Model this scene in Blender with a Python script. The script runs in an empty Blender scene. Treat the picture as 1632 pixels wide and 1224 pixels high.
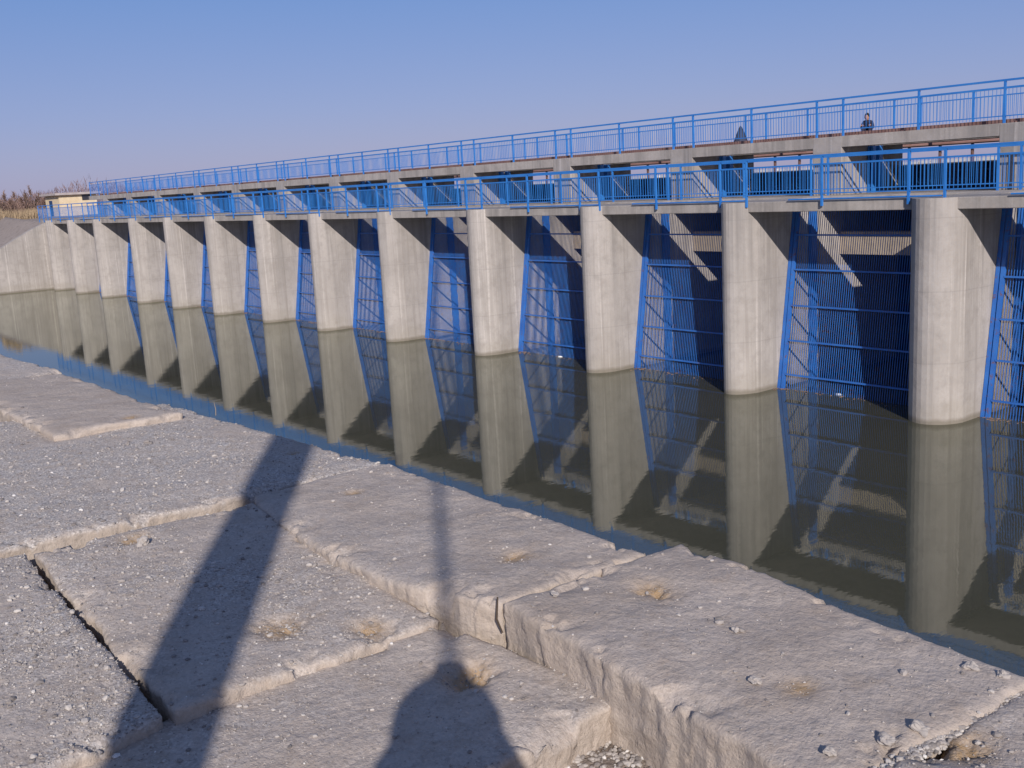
import bpy, math, random
from mathutils import Vector, Matrix, noise
random.seed(7)
S = 2.2            # metres per survey unit of the dam
H = 5.925           # eye height above the water
sc = bpy.context.scene
col = sc.collection

# ------------------------------------------------------------------ camera
F, CX, CY = 1680.0, 816.0, 612.0
AX = Vector((0.62266488, 0.1129185, -0.7742983))
AY = Vector((0.78068179, -0.15685438, 0.60492367))
AZ = Vector((-0.05314501, -0.98114531, -0.18582113))
def cam2world(v): return Vector((AX.dot(v), AY.dot(v), AZ.dot(v)))
cam_d = bpy.data.cameras.new('camera'); cam = bpy.data.objects.new('camera', cam_d); col.objects.link(cam)
right = cam2world(Vector((1, 0, 0))); upv = cam2world(Vector((0, -1, 0))); back = cam2world(Vector((0, 0, -1)))
m = Matrix((right, upv, back)).transposed().to_4x4(); m.translation = Vector((0, 0, H))
cam.matrix_world = m
cam_d.sensor_width = 36; cam_d.lens = 36 * F / 1632; cam_d.clip_start = 0.05; cam_d.clip_end = 12000
sc.camera = cam
def gpt(px, py, z):
    """survey helper: point of the bank measured in the photograph, on a plane z below the eye"""
    r = cam2world(Vector((px - CX, py - CY, F))); t = z / r.z
    return Vector((r.x * t, r.y * t, H + z))

# ------------------------------------------------------------------ materials
def new_mat(name):
    mt = bpy.data.materials.new(name); mt.use_nodes = True
    nt = mt.node_tree; nt.nodes.clear()
    out = nt.nodes.new('ShaderNodeOutputMaterial')
    b = nt.nodes.new('ShaderNodeBsdfPrincipled'); nt.links.new(b.outputs[0], out.inputs[0])
    return mt, nt, b, out
def N(nt, t, **kw):
    n = nt.nodes.new(t)
    for k, v in kw.items():
        if k in n.inputs.keys() if isinstance(k, str) else False: n.inputs[k].default_value = v
        else: setattr(n, k, v)
    return n
def pos(nt, scale=(1, 1, 1)):
    g = nt.nodes.new('ShaderNodeNewGeometry'); mp = nt.nodes.new('ShaderNodeMapping')
    nt.links.new(g.outputs['Position'], mp.inputs['Vector']); mp.inputs['Scale'].default_value = scale
    return mp.outputs[0]
def noi(nt, vec, scale, detail=4, rough=.55):
    n = nt.nodes.new('ShaderNodeTexNoise'); nt.links.new(vec, n.inputs['Vector'])
    n.inputs['Scale'].default_value = scale; n.inputs['Detail'].default_value = detail; n.inputs['Roughness'].default_value = rough
    return n.outputs['Fac']
def ramp(nt, fac, stops):
    r = nt.nodes.new('ShaderNodeValToRGB'); nt.links.new(fac, r.inputs[0])
    while len(r.color_ramp.elements) < len(stops): r.color_ramp.elements.new(.5)
    for e, (p, c) in zip(r.color_ramp.elements, stops):
        e.position = p; e.color = c if len(c) == 4 else (*c, 1)
    return r.outputs[0]
def mix(nt, fac, a, b, mode='MIX'):
    n = nt.nodes.new('ShaderNodeMix'); n.data_type = 'RGBA'; n.blend_type = mode
    for s, v in ((0, fac), (6, a), (7, b)):
        if hasattr(v, 'is_linked') or hasattr(v, 'links'): nt.links.new(v, n.inputs[s])
        elif isinstance(v, (int, float)): n.inputs[s].default_value = v
        else: n.inputs[s].default_value = (*v, 1) if len(v) == 3 else v
    return n.outputs[2]
def math_n(nt, op, a, b=None):
    n = nt.nodes.new('ShaderNodeMath'); n.operation = op
    for i, v in enumerate((a, b)):
        if v is None: continue
        if isinstance(v, (int, float)): n.inputs[i].default_value = v
        else: nt.links.new(v, n.inputs[i])
    return n.outputs[0]
def bump(nt, bsdf, pairs):
    prev = None
    for h, st, dist in pairs:
        b = nt.nodes.new('ShaderNodeBump'); b.inputs['Strength'].default_value = st; b.inputs['Distance'].default_value = dist
        nt.links.new(h, b.inputs['Height'])
        if prev: nt.links.new(prev, b.inputs['Normal'])
        prev = b.outputs[0]
    nt.links.new(prev, bsdf.inputs['Normal'])

def concrete(name, base, streak=.5, warm=(.36, .30, .25)):
    mt, nt, b, _ = new_mat(name)
    p = pos(nt)
    big = noi(nt, p, .55, 5, .6)
    c = mix(nt, ramp(nt, big, [(.35, (0, 0, 0)), (.68, (1, 1, 1))]), tuple(v * .84 for v in base), tuple(min(1, v * 1.1) for v in base))
    ps = pos(nt, (5.5, 5.5, .16))
    st = noi(nt, ps, 1.0, 5, .65)
    c = mix(nt, ramp(nt, st, [(.50, (0, 0, 0)), (.72, (streak,) * 3)]), c, tuple(v * .58 for v in base))
    pw = pos(nt, (9, 9, .12))
    st2 = noi(nt, pw, 1.0, 3, .5)
    c = mix(nt, ramp(nt, st2, [(.60, (0, 0, 0)), (.70, (streak * .85,) * 3)]), c, tuple(min(1, v * 1.45) for v in base))
    mott = noi(nt, p, 2.6, 6, .7)
    c = mix(nt, ramp(nt, mott, [(.48, (0, 0, 0)), (.66, (.55, .55, .55))]), c, tuple(v * .62 for v in base))
    fine = noi(nt, p, 26, 4, .7)
    c = mix(nt, ramp(nt, fine, [(.3, (0, 0, 0)), (.75, (.6, .6, .6))]), c, warm)
    # pour lines of the formwork, every 1.25 m in height
    g = nt.nodes.new('ShaderNodeNewGeometry'); sp = nt.nodes.new('ShaderNodeSeparateXYZ'); nt.links.new(g.outputs['Position'], sp.inputs[0])
    wob = math_n(nt, 'MULTIPLY', noi(nt, p, 1.3, 2), .06)
    zz = math_n(nt, 'ADD', sp.outputs[2], wob)
    md = math_n(nt, 'PINGPONG', math_n(nt, 'ADD', zz, .2), .82)
    line = ramp(nt, md, [(0, (1, 1, 1)), (.022, (0, 0, 0))])
    c = mix(nt, math_n(nt, 'MULTIPLY', line, .28), c, tuple(v * .5 for v in base))
    run = noi(nt, pos(nt, (2.3, 2.3, .05)), 1.0, 4, .7)
    topm = ramp(nt, math_n(nt, 'MULTIPLY', sp.outputs[2], .2), [(.35, (0, 0, 0)), (.95, (1, 1, 1))])
    c = mix(nt, math_n(nt, 'MULTIPLY', math_n(nt, 'MULTIPLY', ramp(nt, run, [(.48, (0, 0, 0)), (.62, (1, 1, 1))]), topm), .55), c, tuple(v * .5 for v in base))
    # wet / algae tide mark by the water
    wet = ramp(nt, math_n(nt, 'ADD', sp.outputs[2], math_n(nt, 'MULTIPLY', noi(nt, p, 3, 3), -.12)), [(0.0, (1, 1, 1)), (.10, (0, 0, 0))])
    c = mix(nt, math_n(nt, 'MULTIPLY', wet, .65), c, (.12, .10, .07))
    silt = ramp(nt, math_n(nt, 'ADD', math_n(nt, 'MULTIPLY', sp.outputs[2], .5), math_n(nt, 'MULTIPLY', noi(nt, p, 1.4, 4), -.35)), [(.0, (1, 1, 1)), (.16, (0, 0, 0))])
    c = mix(nt, math_n(nt, 'MULTIPLY', silt, .22), c, (.25, .22, .17))
    nt.links.new(c, b.inputs['Base Color']); b.inputs['Roughness'].default_value = .93; b.inputs['Specular IOR Level'].default_value = .2
    bump(nt, b, [(noi(nt, p, 3.2, 5), .5, .03), (noi(nt, p, 45, 4, .7), .45, .01), (line, -.35, .01)])
    return mt

def paint(name, c0, c1, rough=.45, rust=.0):
    mt, nt, b, _ = new_mat(name)
    p = pos(nt)
    c = mix(nt, ramp(nt, noi(nt, p, 2.2, 5), [(.35, (0, 0, 0)), (.7, (1, 1, 1))]), c0, c1)
    if rust: c = mix(nt, ramp(nt, noi(nt, p, 9, 5, .7), [(.62 - rust * .1, (0, 0, 0)), (.70, (.8, .8, .8))]), c, (.16, .07, .035))
    nt.links.new(c, b.inputs['Base Color']); b.inputs['Roughness'].default_value = rough
    bump(nt, b, [(noi(nt, p, 30, 3), .15, .004)])
    return mt

M = {}
M['conc'] = concrete('dam_concrete', (.425, .398, .38), .8, (.38, .32, .27))
M['deckc'] = concrete('deck_concrete', (.455, .42, .39), .3)
M['wallc'] = concrete('breast_wall_concrete', (.50, .42, .33), .35)
M['blue'] = paint('blue_paint', (.025, .17, .52), (.04, .22, .60), .42)
M['blue2'] = paint('blue_rack_paint', (.024, .125, .45), (.035, .17, .54), .5, .6)
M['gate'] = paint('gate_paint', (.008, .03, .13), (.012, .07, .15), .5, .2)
M['rust'] = paint('rusty_steel', (.19, .10, .085), (.27, .16, .14), .85, .3)
M['pale'] = paint('pale_flange', (.62, .60, .60), (.75, .74, .72), .7, .3)
M['dark'] = paint('dark_cloth', (.018, .022, .05), (.03, .035, .075), .9)
M['cone'] = paint('dark_tarp', (.02, .03, .06), (.04, .05, .09), .8)
M['skin'] = paint('skin', (.38, .2, .13), (.42, .23, .16), .6)
M['hair'] = paint('hair', (.015, .011, .01), (.02, .015, .012), .8)
M['jean'] = paint('trouser_cloth', (.03, .04, .07), (.045, .055, .09), .9)
M['cream'] = paint('cream_render', (.62, .49, .31), (.72, .60, .42), .9)
M['roof'] = paint('roof_slab', (.36, .31, .30), (.48, .42, .40), .9)
M['glass'] = paint('dark_window', (.03, .03, .04), (.05, .05, .06), .15)
M['white'] = paint('white_plastic', (.75, .76, .78), (.82, .82, .82), .4)
M['twig'] = paint('dry_twig', (.05, .035, .025), (.10, .07, .045), .9)
M['brush'] = paint('bare_brush', (.22, .14, .115), (.33, .22, .17), .95)
M['brush_hazed'] = paint('far_hazed_brush', (.20, .15, .175), (.26, .19, .20), .95)  # brush colour lightened to paint in the haze of distance
M['reed'] = paint('dry_reed', (.33, .24, .15), (.46, .35, .22), .95)

def slab_mat():
    mt, nt, b, _ = new_mat('weathered_slab_concrete')
    p = pos(nt)
    a = nt.nodes.new('ShaderNodeAttribute'); a.attribute_name = 'mask'
    sp = nt.nodes.new('ShaderNodeSeparateColor'); nt.links.new(a.outputs['Color'], sp.inputs[0])
    pit, grav, edge = sp.outputs[0], sp.outputs[1], sp.outputs[2]
    n1 = noi(nt, p, 1.7, 6, .62); n2 = noi(nt, p, 6.5, 6, .68); n3 = noi(nt, p, 38, 5, .7); n4 = noi(nt, p, 130, 3, .7)
    c = mix(nt, ramp(nt, n1, [(.36, (0, 0, 0)), (.66, (1, 1, 1))]), (.435, .36, .30), (.54, .46, .395))
    c = mix(nt, ramp(nt, n2, [(.50, (0, 0, 0)), (.66, (.75, .75, .75))]), c, (.40, .32, .255))
    c = mix(nt, ramp(nt, n2, [(.30, (.7, .7, .7)), (.42, (0, 0, 0))]), c, (.56, .475, .40))
    c = mix(nt, ramp(nt, n3, [(.48, (0, 0, 0)), (.72, (.75, .75, .75))]), c, (.29, .25, .215))
    c = mix(nt, ramp(nt, n4, [(.60, (0, 0, 0)), (.74, (.85, .85, .85))]), c, (.55, .50, .46))
    # fine aggregate where gravel dust lies
    v = nt.nodes.new('ShaderNodeTexVoronoi'); nt.links.new(p, v.inputs['Vector']); v.inputs['Scale'].default_value = 120
    vc = nt.nodes.new('ShaderNodeSeparateColor'); nt.links.new(v.outputs['Color'], vc.inputs[0])
    gc = ramp(nt, vc.outputs[0], [(0, (.26, .235, .22)), (.5, (.45, .41, .385)), (.86, (.57, .53, .495)), (1, (.74, .68, .61))])
    brk = ramp(nt, noi(nt, p, 14, 4, .7), [(.32, (.15, .15, .15)), (.56, (1, 1, 1))])
    gf = math_n(nt, 'MULTIPLY', grav, brk)
    c = mix(nt, gf, c, gc)
    # broken yellowish patches round the lifting holes
    c = mix(nt, math_n(nt, 'MULTIPLY', pit, ramp(nt, n3, [(.3, (.35, .35, .35)), (.6, (1, 1, 1))])), c, (.40, .27, .15))
    # sides of the slabs: coarser, paler, dusty
    c = mix(nt, math_n(nt, 'MULTIPLY', edge, .4), c, (.46, .385, .315))
    nt.links.new(c, b.inputs['Base Color']); b.inputs['Roughness'].default_value = .95; b.inputs['Specular IOR Level'].default_value = .25
    bump(nt, b, [(n2, .5, .02), (n3, .75, .012), (math_n(nt, 'MULTIPLY', v.outputs['Distance'], gf), -.9, .012), (n4, .5, .004)])
    return mt
M['slab'] = slab_mat()

def pebble_mat():
    mt, nt, b, _ = new_mat('pebble_stone')
    g = nt.nodes.new('ShaderNodeNewGeometry')
    c = ramp(nt, g.outputs['Random Per Island'], [(0, (.17, .15, .14)), (.35, (.32, .285, .26)), (.7, (.43, .39, .355)), (.96, (.52, .48, .44)), (1, (.72, .69, .65))])
    nt.links.new(c, b.inputs['Base Color']); b.inputs['Roughness'].default_value = .85
    return mt
M['pebble'] = pebble_mat()
def soil(name, a, bb, cc, s=1.0):
    mt, nt, b, _ = new_mat(name)
    p = pos(nt)
    c = mix(nt, ramp(nt, noi(nt, p, .12 * s, 6, .6), [(.35, (0, 0, 0)), (.65, (1, 1, 1))]), a, bb)
    c = mix(nt, ramp(nt, noi(nt, p, 2.5 * s, 6, .7), [(.5, (0, 0, 0)), (.7, (.8, .8, .8))]), c, cc)
    nt.links.new(c, b.inputs['Base Color']); b.inputs['Roughness'].default_value = .95
    bump(nt, b, [(noi(nt, p, 1.5 * s, 6, .7), .8, .12), (noi(nt, p, 40 * s, 4), .5, .01)])
    return mt
M['soil'] = soil('bank_soil', (.25, .20, .165), (.31, .26, .22), (.18, .145, .115), 3)
M['bank'] = soil('far_bank_soil', (.26, .215, .19), (.34, .29, .26), (.17, .14, .12))
M['hill'] = soil('far_shore', (.16, .13, .12), (.2, .16, .15), (.12, .1, .1), .2)

def water_mat():
    mt = bpy.data.materials.new('murky_water'); mt.use_nodes = True
    nt = mt.node_tree; nt.nodes.clear()
    out = nt.nodes.new('ShaderNodeOutputMaterial'); mx = nt.nodes.new('ShaderNodeMixShader')
    gl = nt.nodes.new('ShaderNodeBsdfGlossy'); df = nt.nodes.new('ShaderNodeBsdfDiffuse'); fr = nt.nodes.new('ShaderNodeFresnel')
    p = pos(nt); pr = pos(nt, (1, .35, 1))
    gl.inputs['Color'].default_value = (.79, .81, .75, 1); gl.inputs['Roughness'].default_value = .02
    c = mix(nt, noi(nt, p, .35, 4), (.060, .061, .042), (.082, .081, .060))
    nt.links.new(c, df.inputs['Color'])
    bp = nt.nodes.new('ShaderNodeBump'); bp.inputs['Strength'].default_value = .07; bp.inputs['Distance'].default_value = .02
    nt.links.new(noi(nt, pr, 2.6, 4, .55), bp.inputs['Height'])
    bp2 = nt.nodes.new('ShaderNodeBump'); bp2.inputs['Strength'].default_value = .04; bp2.inputs['Distance'].default_value = .006
    nt.links.new(noi(nt, pr, 14, 3, .55), bp2.inputs['Height']); nt.links.new(bp.outputs[0], bp2.inputs['Normal'])
    fr.inputs['IOR'].default_value = 1.5
    nt.links.new(bp2.outputs[0], gl.inputs['Normal']); nt.links.new(bp2.outputs[0], fr.inputs['Normal'])
    fac = math_n(nt, 'MINIMUM', math_n(nt, 'ADD', math_n(nt, 'MULTIPLY', fr.outputs[0], 1.08), .09), 1.0)
    nt.links.new(fac, mx.inputs[0]); nt.links.new(df.outputs[0], mx.inputs[1]); nt.links.new(gl.outputs[0], mx.inputs[2])
    nt.links.new(mx.outputs[0], out.inputs[0])
    return mt
M['water'] = water_mat()

# ------------------------------------------------------------------ mesh helpers
def tag(o, label=None, cat=None, group=None, kind=None):
    if label: o['label'] = label
    if cat: o['category'] = cat
    if group: o['group'] = group
    if kind: o['kind'] = kind
    return o
def thing(name, loc, label, cat, group=None):
    o = bpy.data.objects.new(name, None); col.objects.link(o); o.location = loc; o.empty_display_size = .2
    return tag(o, label, cat, group)
class MB:
    def __init__(s): s.v = []; s.f = []
    def box(s, x0, x1, y0, y1, z0, z1):
        n = len(s.v)
        s.v += [(x0, y0, z0), (x1, y0, z0), (x1, y1, z0), (x0, y1, z0), (x0, y0, z1), (x1, y0, z1), (x1, y1, z1), (x0, y1, z1)]
        s.f += [tuple(n + i for i in q) for q in ((0, 3, 2, 1), (4, 5, 6, 7), (0, 1, 5, 4), (1, 2, 6, 5), (2, 3, 7, 6), (3, 0, 4, 7))]
        return s
    def bar(s, a, b, w, d, ref=(0, 0, 1)):
        a = Vector(a); b = Vector(b); t = (b - a).normalized(); r = Vector(ref)
        if abs(t.dot(r)) > .95: r = Vector((1, 0, 0))
        u = t.cross(r).normalized(); v = t.cross(u).normalized(); n = len(s.v)
        for e in (a, b):
            for i, j in ((-1, -1), (1, -1), (1, 1), (-1, 1)): s.v.append(tuple(e + u * (i * w / 2) + v * (j * d / 2)))
        s.f += [tuple(n + i for i in q) for q in ((3, 2, 1, 0), (4, 5, 6, 7), (0, 1, 5, 4), (1, 2, 6, 5), (2, 3, 7, 6), (3, 0, 4, 7))]
        return s
    def tube(s, pts, rad, k=8, cap=True):
        pts = [Vector(p) for p in pts]; n0 = len(s.v); m_ = len(pts)
        for i, p in enumerate(pts):
            t = (pts[min(i + 1, m_ - 1)] - pts[max(i - 1, 0)]).normalized()
            r = Vector((0, 0, 1)) if abs(t.z) < .9 else Vector((1, 0, 0))
            u = t.cross(r).normalized(); v = t.cross(u).normalized()
            rr = rad[i] if isinstance(rad, (list, tuple)) else rad
            for j in range(k):
                a = 2 * math.pi * j / k; s.v.append(tuple(p + u * math.cos(a) * rr + v * math.sin(a) * rr))
        for i in range(m_ - 1):
            for j in range(k):
                a = n0 + i * k + j; b = n0 + i * k + (j + 1) % k
                s.f.append((a, b, b + k, a + k))
        if cap:
            s.f.append(tuple(n0 + j for j in reversed(range(k)))); s.f.append(tuple(n0 + (m_ - 1) * k + j for j in range(k)))
        return s
    def prism(s, prof, z0, z1, rows=1, jit=None):
        n = len(s.v); k = len(prof)
        for r in range(rows + 1):
            z = z0 + (z1 - z0) * r / rows
            for (x, y) in prof: s.v.append((x, y, z))
        for r in range(rows):
            for i in range(k):
                a = n + r * k + i; b = n + r * k + (i + 1) % k
                s.f.append((a, b, b + k, a + k))
        s.f.append(tuple(n + i for i in reversed(range(k)))); s.f.append(tuple(n + rows * k + i for i in range(k)))
        return s
    def build(s, name, mat, parent=None, smooth=False, bevel=0, auto=False):
        me = bpy.data.meshes.new(name)
        off = Vector(parent_world(parent)) if parent else Vector((0, 0, 0))
        me.from_pydata([(x - off.x, y - off.y, z - off.z) for x, y, z in s.v], [], s.f)
        if mat: me.materials.append(mat)
        if smooth: me.polygons.foreach_set('use_smooth', [True] * len(me.polygons))
        me.update()
        o = bpy.data.objects.new(name, me); col.objects.link(o)
        if parent: o.parent = parent
        if bevel:
            b = o.modifiers.new('bevel', 'BEVEL'); b.width = bevel; b.segments = 2; b.limit_method = 'ANGLE'; b.angle_limit = math.radians(50)
        return o
def parent_world(p):
    v = Vector((0, 0, 0))
    while p: v += p.location; p = p.parent
    return v
def X(u): return u * S
def Z(u): return H + u * S

# ------------------------------------------------------------------ dam dimensions (survey units -> metres)
XL = [1.38, -1.10, -3.62, -6.14, -8.65, -11.20, -13.90, -16.62, -19.24, -21.74, -24.42, -27.07, -29.69, -32.80, -35.37, -37.76]
XL = XL[1:]                      # left faces of the piers, right to left
PWS = [.44, .44, .585, .45, .47, .50, .48, .47, .46, .46, .46, .46, .46, .46, .46]   # widths of the lower piers
PW = .44                         # upper pier width
ABUT = -38.25                    # face of the left abutment
yN, yR = 9.97, 10.28             # nose tip, nose shoulder
zD, zDb = -.36, -.48             # lower deck top / underside
zU, zUb = .385, .248             # upper deck top / underside
zBot = -3.3
def pier_profile(xl, PW=.44):
    xc = xl + PW / 2; pts = []
    A = math.radians(76); R = (PW / 2) / math.sin(A)
    dep = R * (1 - math.cos(A)); sc_ = (yR - yN) / dep
    for i in range(15):
        a = -A + 2 * A * i / 14
        pts.append((X(xc + R * math.sin(a)), X(yN + (R - R * math.cos(a)) * sc_)))
    pts += [(X(xl + PW), X(14.3)), (X(xl), X(14.3))]
    return pts[::1]
ords = ['partly out of view at', 'nearest at', 'second', 'third', 'fourth', 'fifth', 'sixth', 'seventh', 'eighth', 'ninth', 'tenth', 'eleventh', 'twelfth', 'thirteenth']
def ordl(i):
    # i counts the piers wholly in view from the right frame edge: 1 = largest pier
    return ['', 'largest and nearest pier', 'second pier', 'third pier', 'fourth pier', 'fifth pier', 'sixth pier', 'seventh pier', 'eighth pier', 'ninth pier', 'tenth pier', 'eleventh pier', 'twelfth pier', 'thirteenth pier, last before the sloping side wall'][i]
for i, xl in enumerate(XL):
    k = i - 1
    if k >= 1:
        if k == 1: lab = 'largest rounded grey concrete pier at the right side of the picture'
        elif k == 13: lab = 'farthest and smallest concrete pier beside the sloping side wall'
        else: lab = 'rounded grey concrete pier in the water, %s counted from the large one at right' % ordl(k).replace(' pier', '')
    else: lab = 'concrete dam pier standing beyond the right edge of the view'
    t = thing('concrete_pier', (X(xl + PW / 2), X(yR), 0), lab, 'pier', 'piers of the dam')
    mb = MB().prism(pier_profile(xl, PWS[i]), Z(zBot), Z(zD) - .003, 1)
    mb.build('pier_body', M['conc'], t)
    ub = MB().prism([(X(xl), X(12.0)), (X(xl + PW), X(12.0)), (X(xl + PW), X(13.42)), (X(xl), X(13.42))], Z(zD) - .01, Z(zU) - .003)
    ub.build('upper_pier', M['conc'], t, bevel=.015)
RIGHT_END = XL[0] + PW / 2
# bays: (left x, right x) between piers; bay index b sits to the left of pier b
bays = []
for i, xl in enumerate(XL):
    left = XL[i + 1] + PWS[i + 1] if i + 1 < len(XL) else ABUT
    bays.append((left, xl))

# decks
def deck(name, label, y0, y1, z0, z1, xend, beams=None):
    t = thing(name, (X(-18), X((y0 + y1) / 2), Z(z1)), label, 'walkway')
    edges = [RIGHT_END] + [xl + PW / 2 for xl in XL[1:]] + [xend]
    for a, b in zip(edges[1:], edges[:-1]):
        MB().box(X(a) + .004, X(b) - .004, X(y0), X(y1), Z(z0), Z(z1)).build('deck_slab', M['deckc'], t, bevel=.018)
    return t
deck('lower_walkway', 'long grey concrete lower walkway slab resting on the pier noses', 10.15, 10.9, zDb, zD, -38.8)
deck('middle_walkway', 'concrete deck strip behind the narrow slot, under the upper piers', 11.48, 14.75, zDb, zD, -39.0)
# upper deck in two strips with a narrow slot, butting between the upper piers is hidden inside them
def deck_upper(label, y0, y1):
    t = thing('upper_walkway', (X(-18), X((y0 + y1) / 2), Z(zU)), label, 'walkway')
    spans = []
    prev = RIGHT_END - PW / 2
    for i, xl in enumerate(XL):
        left = (XL[i + 1] + PW) if i + 1 < len(XL) else -39.25
        spans.append((left, xl))
    for a, b in spans:
        MB().box(X(a) + .001, X(b) - .001, X(y0), X(y1), Z(zUb), Z(zU)).build('deck_slab', M['deckc'], t)
    return t
deck_upper('long sunlit concrete edge slab of the upper walkway, facing the water', 12.0, 12.54)
deck_upper('rear concrete slab strip of the upper walkway behind its narrow slot', 12.768, 13.42)

# railings
def railing(label, y, zb, z_base, z_top, z_mid, z_low, xs, thick=.052, base_plate=False):
    xs = sorted(xs); x0, x1 = xs[0], xs[-1]
    t = thing('railing', (X((x0 + x1) / 2), X(y), Z(z_base)), label, 'railing')
    for x in xs:
        MB().box(X(x) - thick / 2, X(x) + thick / 2, X(y) - thick / 2, X(y) + thick / 2, Z(zb), Z(z_top) - .03).build('post', M['blue'], t)
    yy = X(y)
    MB().box(X(x0) - .05, X(x1) + .05, yy - .025, yy + .025, Z(z_top) - .03, Z(z_top) + .02).build('top_rail', M['blue'], t)
    for nm, zz, hh in (('middle_rail', z_mid, .016), ('bottom_rail', z_low, .014)):
        mb = MB()
        for a, b in zip(xs[:-1], xs[1:]): mb.box(X(a) + thick / 2, X(b) - thick / 2, yy - .018, yy + .018, Z(zz) - hh, Z(zz) + hh)
        mb.build(nm, M['blue'], t)
    for a, b in zip(xs[:-1], xs[1:]):
        n = max(1, round((b - a) / .047)); mb = MB()
        for j in range(1, n):
            x = X(a + (b - a) * j / n)
            mb.box(x - .005, x + .005, yy - .005, yy + .005, Z(z_low) + .02, Z(z_mid) - .022)
        mb.build('baluster_panel', M['blue'], t)
    return t
def post_xs(extra, dl=0.02, dr=-.02, pairs=True):
    xs = []
    for i, xl in enumerate(XL):
        xs += [xl + dl, xl + PW + dr]
        left = XL[i + 1] + PW if i + 1 < len(XL) else ABUT
        if xl - left > 1: xs.append((xl + left) / 2)
    return xs + extra
low_front = [x for x in post_xs([ABUT - .55, ABUT])]
railing('blue steel railing along the front edge of the lower walkway, nearest the water', 10.12, -.42, zD, .135, .04, -.28, low_front)
railing('blue steel railing at the back of the lower walkway, before the upper piers', 11.88, zD, zD, .135, .04, -.28, [x for x in post_xs([ABUT - .9], .06, -.12)])
railing('blue steel railing along the front edge of the upper walkway', 12.06, zU - .03, zU, .86, .77, .465, post_xs([-39.2, ABUT]))
railing('blue steel railing along the rear edge of the upper walkway, against the sky', 13.34, zU - .03, zU, .86, .77, .465, [x for x in post_xs([-39.2], .35, .30)])
# blue pipes lying on the deck edge
for b, (l, r) in enumerate(bays):
    if r - l < 1: continue
    mid = (l + r) / 2
    o = MB().tube([(X(mid - .46), X(10.125), Z(-.342)), (X(r + PW - .05), X(10.125), Z(-.342))], .02, 8).build('edge_pipe', M['blue'])
    tag(o, 'thin blue pipe on the lower deck edge ' + ('nearest the right picture edge' if b <= 1 else 'left of the %s from the right' % ordl(b - 1) if b > 2 else 'left of the largest pier'), 'pipe', 'blue pipes along the lower deck edge')

def bay_where(b):
    # bay b is left of pier b; pier index k=b-1 counted from the right frame edge
    k = b - 1
    if k < 0: return 'beyond the right picture edge'
    if k == 0: return 'at the right picture edge, right of the largest pier'
    if k == 1: return 'between the largest pier and the second one'
    if k == 13: return 'between the farthest pier and the sloping side wall'
    names = ['', 'largest', 'second', 'third', 'fourth', 'fifth', 'sixth', 'seventh', 'eighth', 'ninth', 'tenth', 'eleventh', 'twelfth', 'thirteenth']
    return 'between the %s and %s piers from the right' % (names[k], names[k + 1])

for b, (l, r) in enumerate(bays):
    wide = r - l > 1
    # ---- trash rack
    def ry(z): return 10.68 + (z + 2.64) * .15        # leaning plane
    xl_, xr_ = X(l) + .01, X(r) - .01
    yl = lambda z: X(ry(z))
    t = thing('trash_rack', (X((l + r) / 2), X(10.68), Z(-2.64)), 'leaning blue steel bar rack ' + bay_where(b), 'trash rack', 'blue trash racks between the piers')
    zt, zb = -.5, zBot
    for side in ((0, 1) if wide else (0,)):
        mb = MB()
        for off in (.045, .165):
            x = xl_ + off if side == 0 else xr_ - off
            mb.bar((x, yl(zb) - .06, Z(zb)), (x, yl(zt) - .06, Z(zt)), .06, .09, (1, 0, 0))
        mb.build('side_post', M['blue2'], t)
        x = xl_ + .07 if side == 0 else xr_ - .07
        MB().box(x - .05, x + .05, X(11.27), X(11.39), Z(zb), Z(zDb)).build('rear_post', M['blue2'], t)
    for zc in (-2.94, -2.51, -2.09, -1.66, -1.22, -.80):
        MB().bar((xl_ + .21, yl(zc) - .075, Z(zc)), (xr_ - (.21 if wide else 0), yl(zc) - .075, Z(zc)), .05, .042, (0, 0, 1)).build('crossbar', M['blue2'], t)
    n = max(3, int((xr_ - xl_ - .4) / .066)); mb = MB()
    for j in range(n + 1):
        x = xl_ + .2 + (xr_ - xl_ - .4) * j / n
        mb.bar((x, yl(zb), Z(zb)), (x, yl(zt), Z(zt)), .012, .014, (1, 0, 0))
    mb.build('bar_screen', M['blue2'], t)
    # ---- breast wall
    w = MB().box(X(l) + .002, X(r) - .002, X(11.95), X(12.15), Z(-1.12), Z(-.83)).build('breast_wall', M['wallc'])
    tag(w, 'tan concrete wall beam behind the rack bars ' + bay_where(b), 'wall', 'breast walls behind the racks')
    # ---- sluice gate
    if not wide: continue
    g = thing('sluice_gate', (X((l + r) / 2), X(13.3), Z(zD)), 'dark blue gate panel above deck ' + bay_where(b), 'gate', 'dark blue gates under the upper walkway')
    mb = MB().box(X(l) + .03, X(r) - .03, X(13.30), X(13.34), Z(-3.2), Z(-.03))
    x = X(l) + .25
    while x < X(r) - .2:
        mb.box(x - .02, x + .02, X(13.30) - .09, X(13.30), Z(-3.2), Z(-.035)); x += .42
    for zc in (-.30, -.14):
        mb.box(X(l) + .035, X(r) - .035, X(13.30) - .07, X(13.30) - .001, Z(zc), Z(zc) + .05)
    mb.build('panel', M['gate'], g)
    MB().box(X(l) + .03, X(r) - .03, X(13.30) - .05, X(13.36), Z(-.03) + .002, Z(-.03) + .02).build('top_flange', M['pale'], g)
    for xa, sgn in ((X(l), 1), (X(r), -1)):
        mb = MB()
        for off in (.06, .17): mb.box(xa + sgn * off - .03, xa + sgn * off + .03, X(12.55), X(12.60), Z(zD), Z(zUb) - .002)
        c0, c1 = sorted((xa + sgn * .02, xa + sgn * .20))
        mb.box(c0, c1, X(12.60), X(12.62), Z(zD), Z(zUb) - .002)
        mb.box(c0, c1, X(12.70), X(12.78), Z(zD), Z(zUb) - .002)
        mb.build('guide_column', M['blue'], g)

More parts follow.
